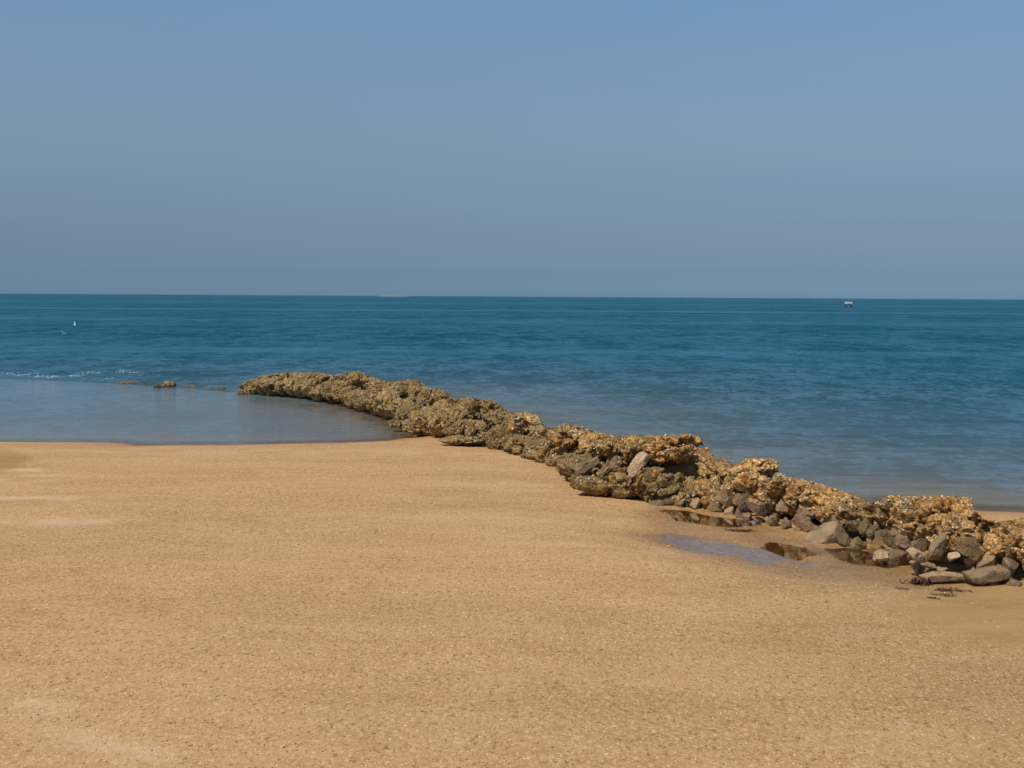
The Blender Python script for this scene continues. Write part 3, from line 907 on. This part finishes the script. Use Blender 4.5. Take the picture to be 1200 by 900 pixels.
# skerries beyond the far tip
for px, py, w, h, lab in [(150, 446.5, 30, 5, 'flat brown rock awash in the sea, farthest left of the small rocks'),
                          (186, 450.5, 11, 7, 'small round rock in the water against the left side of the largest sea rock'),
                          (199, 448, 15, 10, 'largest and tallest of the small rocks standing in the sea beyond the jetty tip'),
                          (224, 451, 18, 5, 'low brown rock in the water just right of the largest sea rock'),
                          (259, 453.5, 13, 4, 'small low rock in the water nearest to the jetty tip'),
                          (171, 449.5, 8, 2.5, 'tiny rock barely awash between the farthest left rock and the small round one'),
                          (211, 451.5, 7, 2.5, 'tiny rock barely awash touching the right side of the largest sea rock'),
                          (242, 452.8, 8, 2.5, 'tiny rock barely awash midway between the low rock and the jetty tip rock'),
                          (283, 457, 22, 9, 'small brown rock joined to the far tip of the jetty')]:
    g = ground(px, py + h / 2); m = math.hypot(*g) / F; seed += 1
    add_rock('crust', g[0], g[1], -.02, (w * m / 2, .22, h * m * .72), seed, (0, 0, .1), (.35, .55, .15), label=lab, row='landmark',
             clamp=False, under=.0, box=.9, name='sea_rock', group='small rocks in the sea beyond the jetty tip')

# labels for the rocks of the rows: kind + look + place counted from a landmark
LMK = [(262, 'the far tip'), (420, 'the first peak'), (489, 'the lagoon corner clump'), (617, 'the rounded pale hump'), (746, 'the leaning pale slab'), (888, 'the square ochre knob'),
       (968, 'the grey sloping slab'), (1088, 'the near outcrop')]
ORD = ['first', 'second', 'third', 'fourth', 'fifth', 'sixth', 'seventh', 'eighth', 'ninth', 'tenth', 'eleventh', 'twelfth', 'thirteenth',
       'fourteenth', 'fifteenth', 'sixteenth', 'seventeenth', 'eighteenth', 'nineteenth', 'twentieth'] + ['twenty-' + k for k in
       ['first', 'second', 'third', 'fourth', 'fifth', 'sixth', 'seventh', 'eighth', 'ninth']] + ['thirtieth'] + ['thirty-' + k for k in ['first', 'second', 'third', 'fourth', 'fifth', 'sixth', 'seventh', 'eighth', 'ninth']]
ROWTXT = {'crest': 'on the crest', 'flank': 'on the beach side', 'upper flank': 'below the crest', 'sea side': 'on the sea side',
          'foot': 'at the foot', 'second course': 'above the foot stones', 'third course': 'under the crust'}
GRP = {'crest': 'crusted boulders along the crest', 'flank': 'crusted boulders on the beach side', 'upper flank': 'crusted boulders under the crest',
       'sea side': 'crusted boulders on the sea side', 'foot': 'bare stones along the foot', 'second course': 'bare stones in the second course', 'third course': 'bare stones in the third course'}
cnt = {}
for rk in sorted([r for r in ROCKS if r['row'] != 'landmark'], key=lambda r: r['px']):
    li = max(i for i, l in enumerate(LMK) if l[0] <= max(262.5, rk['px']))
    key = (rk['row'], li); cnt[key] = cnt.get(key, 0) + 1
    c = rk['color']; sz = max(rk['dims'])
    if rk['kind'] == 'crust':
        tone = 'olive' if c[1] > .6 else ('ochre' if c[0] > .6 else ('shelly' if c[2] > .6 else 'tan'))
        kindt = 'crusted rock'; size = 'big' if sz > .42 else ('small' if sz < .28 else 'middling')
    else:
        tone = 'orange' if c[0] > .5 else ('dull olive' if c[1] > .4 else ('pale' if c[2] > .4 else 'brown'))
        kindt = 'bare stone'; size = 'larger' if sz > .17 else ('small' if sz < .13 else 'middling')
    w = f"{size} {tone} {kindt} {ROWTXT[rk['row']]}, {ORD[cnt[key] - 1]} right of {LMK[li][1]}"
    tag(rk['o'], w, 'rock', GRP[rk['row']])

# ------------------------------------------------------------------ loose shells and grit on the sand
def scatter(name, n, smin, smax, mat, seed, label, cat, flat=.35, ymin=6.5, ymax=24):
    rg = np.random.default_rng(seed)
    y = ymin + (ymax - ymin) * rg.random(n) ** 1.5
    x = (rg.random(n) * 2 - 1) * (y * .46 + .6)
    Q = np.column_stack([x, y])
    keep = (sdist(Q, LAND) > .35) & (inside(Q, FINE1) < rg.random(n) * 1.4) & ~(inside(Q, FINE2) & (rg.random(n) < .9))
    cl = fbm(np.column_stack([Q * np.array([.7, 1.1]), np.zeros(n)]), 4, seed + 5)
    keep &= rg.random(n) < .35 + .9 * sstep(-.4, .5, cl)
    Q = Q[keep]; n = len(Q)
    z = terrain(Q)
    ok = z > PZ - .009; z = np.maximum(z, PZ - .001); Q = Q[ok]; z = z[ok]; n = len(Q)
    s = smin + (smax - smin) * rg.random(n) ** 3.0
    a = rg.random(n) * 2 * PI
    nn = np.column_stack([rg.normal(size=n) * flat, rg.normal(size=n) * flat, np.ones(n)]); nn /= np.linalg.norm(nn, axis=1)[:, None]
    t = np.cross(nn, np.column_stack([np.cos(a), np.sin(a), np.zeros(n)])); t /= np.linalg.norm(t, axis=1)[:, None]
    bt = np.cross(nn, t)
    ctr = np.column_stack([Q, z + s * .12])
    VV = np.zeros((n, 6, 3))
    for j in range(5):
        th = j * 2 * PI / 5; rr = s * rg.uniform(.6, 1.15, n)
        VV[:, j] = ctr + t * (math.cos(th) * rr)[:, None] + bt * (math.sin(th) * rr * .65)[:, None] - nn * (s * .12)[:, None]
    VV[:, 5] = ctr + nn * (s * .38)[:, None]
    b = np.arange(n) * 6
    FF = np.concatenate([np.column_stack([b + j, b + (j + 1) % 5, b + 5]) for j in range(5)])
    me = mesh_np(name, VV.reshape(-1, 3), FF, smooth=False)
    o = link(name, me, mat); tag(o, label, cat, kind='stuff')


scatter('shell_fragments', 60000, .003, .0105, M_FRAG, 201, 'pale crumbs of broken shell strewn over the sand', 'shell fragments')
scatter('dark_grit', 26000, .003, .014, M_GRIT, 202, 'dark bits of grit and weed strewn over the sand', 'grit', flat=.2)

# ------------------------------------------------------------------ seaweed scraps
M_WEED = mat_flat('red_weed', (.060, .022, .012), .75, (.12, .050, .026), 30)
M_WEED2 = mat_flat('grey_weed', (.16, .105, .05), .9, (.24, .17, .09), 30, .05)


def weed(px, py, w, d, n, mat, label, h=.03):
    c = ground(px, py, .15); cz = float(terrain(c[None])[0])
    rg = np.random.default_rng(int(px * 7))
    bm = bmesh.new()
    for k in range(n):
        a = rg.uniform(-.5, .5) + (PI if rg.random() < .5 else 0)
        x, y = rg.normal() * w * .25, rg.normal() * d * .25; L = w * rg.uniform(.25, .6); z = rg.uniform(.004, h)
        pr = None
        for j in range(7):
            wd = .006 * math.sin(PI * (j + .6) / 7.3) + .003
            zz_ = max(.003, z + math.sin(j * 1.3 + k) * h * .35)
            l = bm.verts.new((x - math.sin(a) * wd, y + math.cos(a) * wd, zz_)); r_ = bm.verts.new((x + math.sin(a) * wd, y - math.cos(a) * wd, zz_ + .004))
            if pr: bm.faces.new((pr[0], pr[1], r_, l))
            pr = (l, r_); a += rg.normal() * .35; x += math.cos(a) * L / 7; y += math.sin(a) * L / 7
    me = bpy.data.meshes.new('seaweed'); bm.to_mesh(me); bm.free()
    o = link('seaweed', me, mat, loc=(c[0], c[1], cz)); so = o.modifiers.new('thick', 'SOLIDIFY'); so.thickness = .004
    tag(o, label, 'seaweed', 'seaweed washed up by the near rocks')


weed(1080, 681, .20, .12, 44, M_WEED, 'dark red clump of seaweed against the left end of the long low pale stone', .06)
weed(1112, 689, .30, .03, 18, M_WEED, 'thin line of dark seaweed along the front of the long low pale stone', .015)
weed(1057, 689, .14, .04, 14, M_WEED2, 'small dark scrap of weed on the sand to the left of the red clump', .012)
weed(1108, 697, .22, .05, 16, M_WEED2, 'grey tangle of weed on the sand in front of the near rocks', .02)
weed(1092, 704, .08, .04, 10, M_WEED, 'tiny dark scrap of weed, nearest the camera', .01)
weed(1030, 648, .26, .05, 14, M_WEED, 'dark reddish weed lying along the far rim of the puddle', .02)
weed(866, 619, .24, .10, 26, M_WEED, 'reddish brown weed in the shallow puddle below the brown stones', .015)

# ------------------------------------------------------------------ foam where the swell trips
M_FOAM = mat_flat('sea_foam', (.66, .70, .72), .8, (.42, .48, .51), 6)
rg = np.random.default_rng(77)
bm = bmesh.new()
for px, py, w in [(10, 440.3, 10), (26, 441.5, 7), (35, 440.5, 6), (58, 443.6, 10), (88, 442.8, 12), (66, 444.2, 5), (104, 438.3, 7), (112, 440, 4), (146, 437.2, 8), (157, 438.5, 5), (128, 446.4, 6), (45, 442.8, 4)]:
    g = ground(px, py); m = math.hypot(*g) / F
    for k in range(int(w * 4)):
        x = g[0] + rg.normal() * w * m * .5; y = g[1] + rg.normal() * .30; r = rg.uniform(.006, .020)
        zb = .05 if x < -10 else .0
        mt = Matrix.Translation((x, y, zb + rg.uniform(.0, .05))) @ Matrix.Diagonal((r * rg.uniform(1, 2.4), r, r * .5, 1))
        bmesh.ops.create_icosphere(bm, subdivisions=1, radius=1, matrix=mt)
me = bpy.data.meshes.new('foam'); bm.to_mesh(me); bm.free()
tag(link('foam', me, M_FOAM), 'white flecks of foam where the swell breaks beyond the lagoon', 'foam', kind='stuff')

# ------------------------------------------------------------------ gulls
M_WHITE = mat_flat('white_feathers', (.80, .81, .82), .7, (.74, .76, .78), 8)
M_GREY = mat_flat('grey_feathers', (.45, .48, .52), .7, None, 8)
M_BEAK = mat_flat('bill', (.55, .33, .06), .5)


def gull(px, py, dist, heading, bank, flap, label):
    r = ray(px, py); c = (r[0] * dist, r[1] * dist, H + r[2] * dist)
    bm = bmesh.new()
    prof = [(-.21, .004, .02), (-.16, .022, .018), (-.08, .045, .004), (0, .056, 0), (.09, .048, .004), (.14, .030, .014), (.175, .032, .024), (.205, .024, .026), (.222, .008, .024)]
    rings = []
    for x, rr, z in prof:
        rings.append([bm.verts.new((x, math.cos(t) * rr, z + math.sin(t) * rr * .9)) for t in np.linspace(0, 2 * PI, 13)[:-1]])
    for a, b in zip(rings[:-1], rings[1:]):
        for i in range(12): bm.faces.new((a[i], a[(i + 1) % 12], b[(i + 1) % 12], b[i]))
    bm.faces.new(rings[0][::-1]); bm.faces.new(rings[-1])
    # tail fan
    t = [bm.verts.new(v) for v in ((-.17, .02, .02), (-.17, -.02, .02), (-.29, -.06, .02), (-.30, 0, .02), (-.29, .06, .02))]
    bm.faces.new(t)
    me = bpy.data.meshes.new('gull'); bm.to_mesh(me); bm.free()
    for p_ in me.polygons: p_.use_smooth = True
    o = link('gull', me, M_WHITE, loc=c); o.rotation_euler = (bank, 0, heading)
    sol = o.modifiers.new('thick', 'SOLIDIFY'); sol.thickness = .004
    for sgn in (1, -1):
        bm = bmesh.new(); rows = []
        for d_, lead, trail in [(.03, .10, -.09), (.16, .12, -.06), (.30, .13, -.04), (.44, .06, -.07), (.56, -.02, -.10), (.66, -.11, -.14)]:
            up = flap * (d_ if d_ < .3 else .3 + (d_ - .3) * .3)
            rows.append([bm.verts.new((lead, sgn * d_ * .86, .03 + up)), bm.verts.new(((lead + trail) / 2, sgn * d_ * .86, .045 + up)), bm.verts.new((trail, sgn * d_ * .86, .03 + up))])
        for a, b in zip(rows[:-1], rows[1:]):
            for i in range(2): bm.faces.new((a[i], a[i + 1], b[i + 1], b[i]))
        me = bpy.data.meshes.new('wing'); bm.to_mesh(me); bm.free()
        w = link('wing', me, M_WHITE, parent=o); w.modifiers.new('thick', 'SOLIDIFY').thickness = .012
    bm = bmesh.new(); bmesh.ops.create_cone(bm, cap_ends=True, segments=8, radius1=.011, radius2=.002, depth=.05, matrix=Matrix.Translation((.24, 0, .022)) @ Matrix.Rotation(PI / 2, 4, 'Y'))
    me = bpy.data.meshes.new('bill'); bm.to_mesh(me); bm.free(); link('bill', me, M_BEAK, parent=o)
    o.scale = (.40, .40, .40)
    tag(o, label, 'gull', 'white gulls flying low over the sea')


gull(87.5, 380, 105, .5, .9, .5, 'white gull flying low over the sea with raised wings, upper one of the two')
gull(74, 391.5, 95, 1.4, .5, .9, 'white gull flying low over the sea, lower and farther left of the two')

# ------------------------------------------------------------------ raft far out
M_DECK = mat_flat('white_paint', (.60, .60, .57), .6, (.48, .47, .44), 1.5)
M_DARK = mat_flat('dark_float', (.035, .04, .05), .6, (.06, .06, .065), 2)
M_WOOD = mat_flat('weathered_wood', (.35, .28, .20), .8, None, 3)
g = ground(994.3, 360.0)
root = bpy.data.objects.new('floating_platform', None); COL.objects.link(root); root.location = (g[0], g[1], 0); root.rotation_euler.z = -.2
tag(root, 'small white platform on two dark floats, far out near the horizon', 'platform')


def boxes(name, lst, mat, bev=.04):
    bm = bmesh.new()
    for (x, y, z, sx, sy, sz) in lst:
        bmesh.ops.create_cube(bm, size=1, matrix=Matrix.Translation((x, y, z)) @ Matrix.Diagonal((sx, sy, sz, 1)))
    me = bpy.data.meshes.new(name); bm.to_mesh(me); bm.free()
    o = link(name, me, mat, parent=root)
    b_ = o.modifiers.new('bevel', 'BEVEL'); b_.width = bev; b_.segments = 2
    return o


u = math.hypot(*g) / F                     # metres per pixel of the 1200 px photo out there
boxes('deck', [(0, 0, 4.6 * u, 8.0 * u, 2.2, 1.5 * u), (-2.8 * u, 0, 5.7 * u, 2.0 * u, 1.6, .8 * u), (2.9 * u, 0, 5.6 * u, 1.9 * u, 1.6, .6 * u)], M_DECK)
for sgn in (-1, 1):
    boxes('float', [(sgn * 3.0 * u, 0, 1.4 * u, 1.9 * u, 2.6, 3.4 * u)], M_DARK, .12)
boxes('cabin', [(.2 * u, 0, 3.2 * u, 2.4 * u, 1.2, 1.7 * u)], M_WOOD)
boxes('mast', [(.3 * u, 0, 6.6 * u, .3 * u, .08, 2.6 * u)], M_DECK, .01)

# ------------------------------------------------------------------ light
SUN_EL = math.radians(57); SUN_AZ = math.radians(226)          # compass-like, clockwise from +Y: behind left
sdir = Vector((math.sin(SUN_AZ) * math.cos(SUN_EL), math.cos(SUN_AZ) * math.cos(SUN_EL), math.sin(SUN_EL)))
sl = bpy.data.lights.new('sun', 'SUN'); sl.energy = 3.9; sl.angle = math.radians(.5); sl.color = (1.0, .93, .82)
so = bpy.data.objects.new('sun', sl); COL.objects.link(so); so.location = (0, 0, 50)
so.rotation_euler = sdir.to_track_quat('Z', 'Y').to_euler()

w = bpy.data.worlds.new('World'); sc.world = w; w.use_nodes = True
nt = w.node_tree; nt.nodes.clear(); n = N(nt)
sky = n('ShaderNodeTexSky', sky_type='NISHITA', sun_disc=False, sun_elevation=SUN_EL, sun_rotation=SUN_AZ, altitude=0, air_density=1.0, dust_density=1.0, ozone_density=2.0)
tc = n('ShaderNodeTexCoord')
zc = n('ShaderNodeSeparateXYZ', {0: tc.outputs['Generated']}).outputs[2]
cr = n('ShaderNodeValToRGB', {0: zc})                           # smoggy air low down: bluer and dimmer than the clean model sky
stops = [(0, (.52, .86, 1.44)), (.0175, (.39, .62, 1.02)), (.035, (.40, .53, .85)), (.052, (.42, .515, .745)), (.085, (.50, .575, .745)), (.122, (.665, .695, .775)),
         (.174, (.77, .83, .88)), (.242, (.82, 1.02, 1.05)), (.45, (.95, 1.0, 1.05))]
el = cr.color_ramp.elements
el[0].position = 0; el[0].color = (*[v / 1.5 for v in stops[0][1]], 1)
el[1].position = 1; el[1].color = (.64, .667, .70, 1)
for p_, c_ in stops[1:]:
    e_ = el.new(p_); e_.color = (*[v / 1.5 for v in c_], 1)
colr = n.mix(1.0, sky.outputs[0], cr.outputs[0], 'MULTIPLY')
bg = n('ShaderNodeBackground', {0: colr, 1: .15})
n('ShaderNodeOutputWorld', {0: bg.outputs[0]})

sc.render.engine = 'CYCLES'
sc.render.resolution_x, sc.render.resolution_y = 1024, 768
sc.cycles.max_bounces = 6; sc.cycles.transparent_max_bounces = 8
sc.view_settings.view_transform = 'Standard'; sc.view_settings.look = 'None'
sc.view_settings.exposure = 0; sc.view_settings.gamma = 1
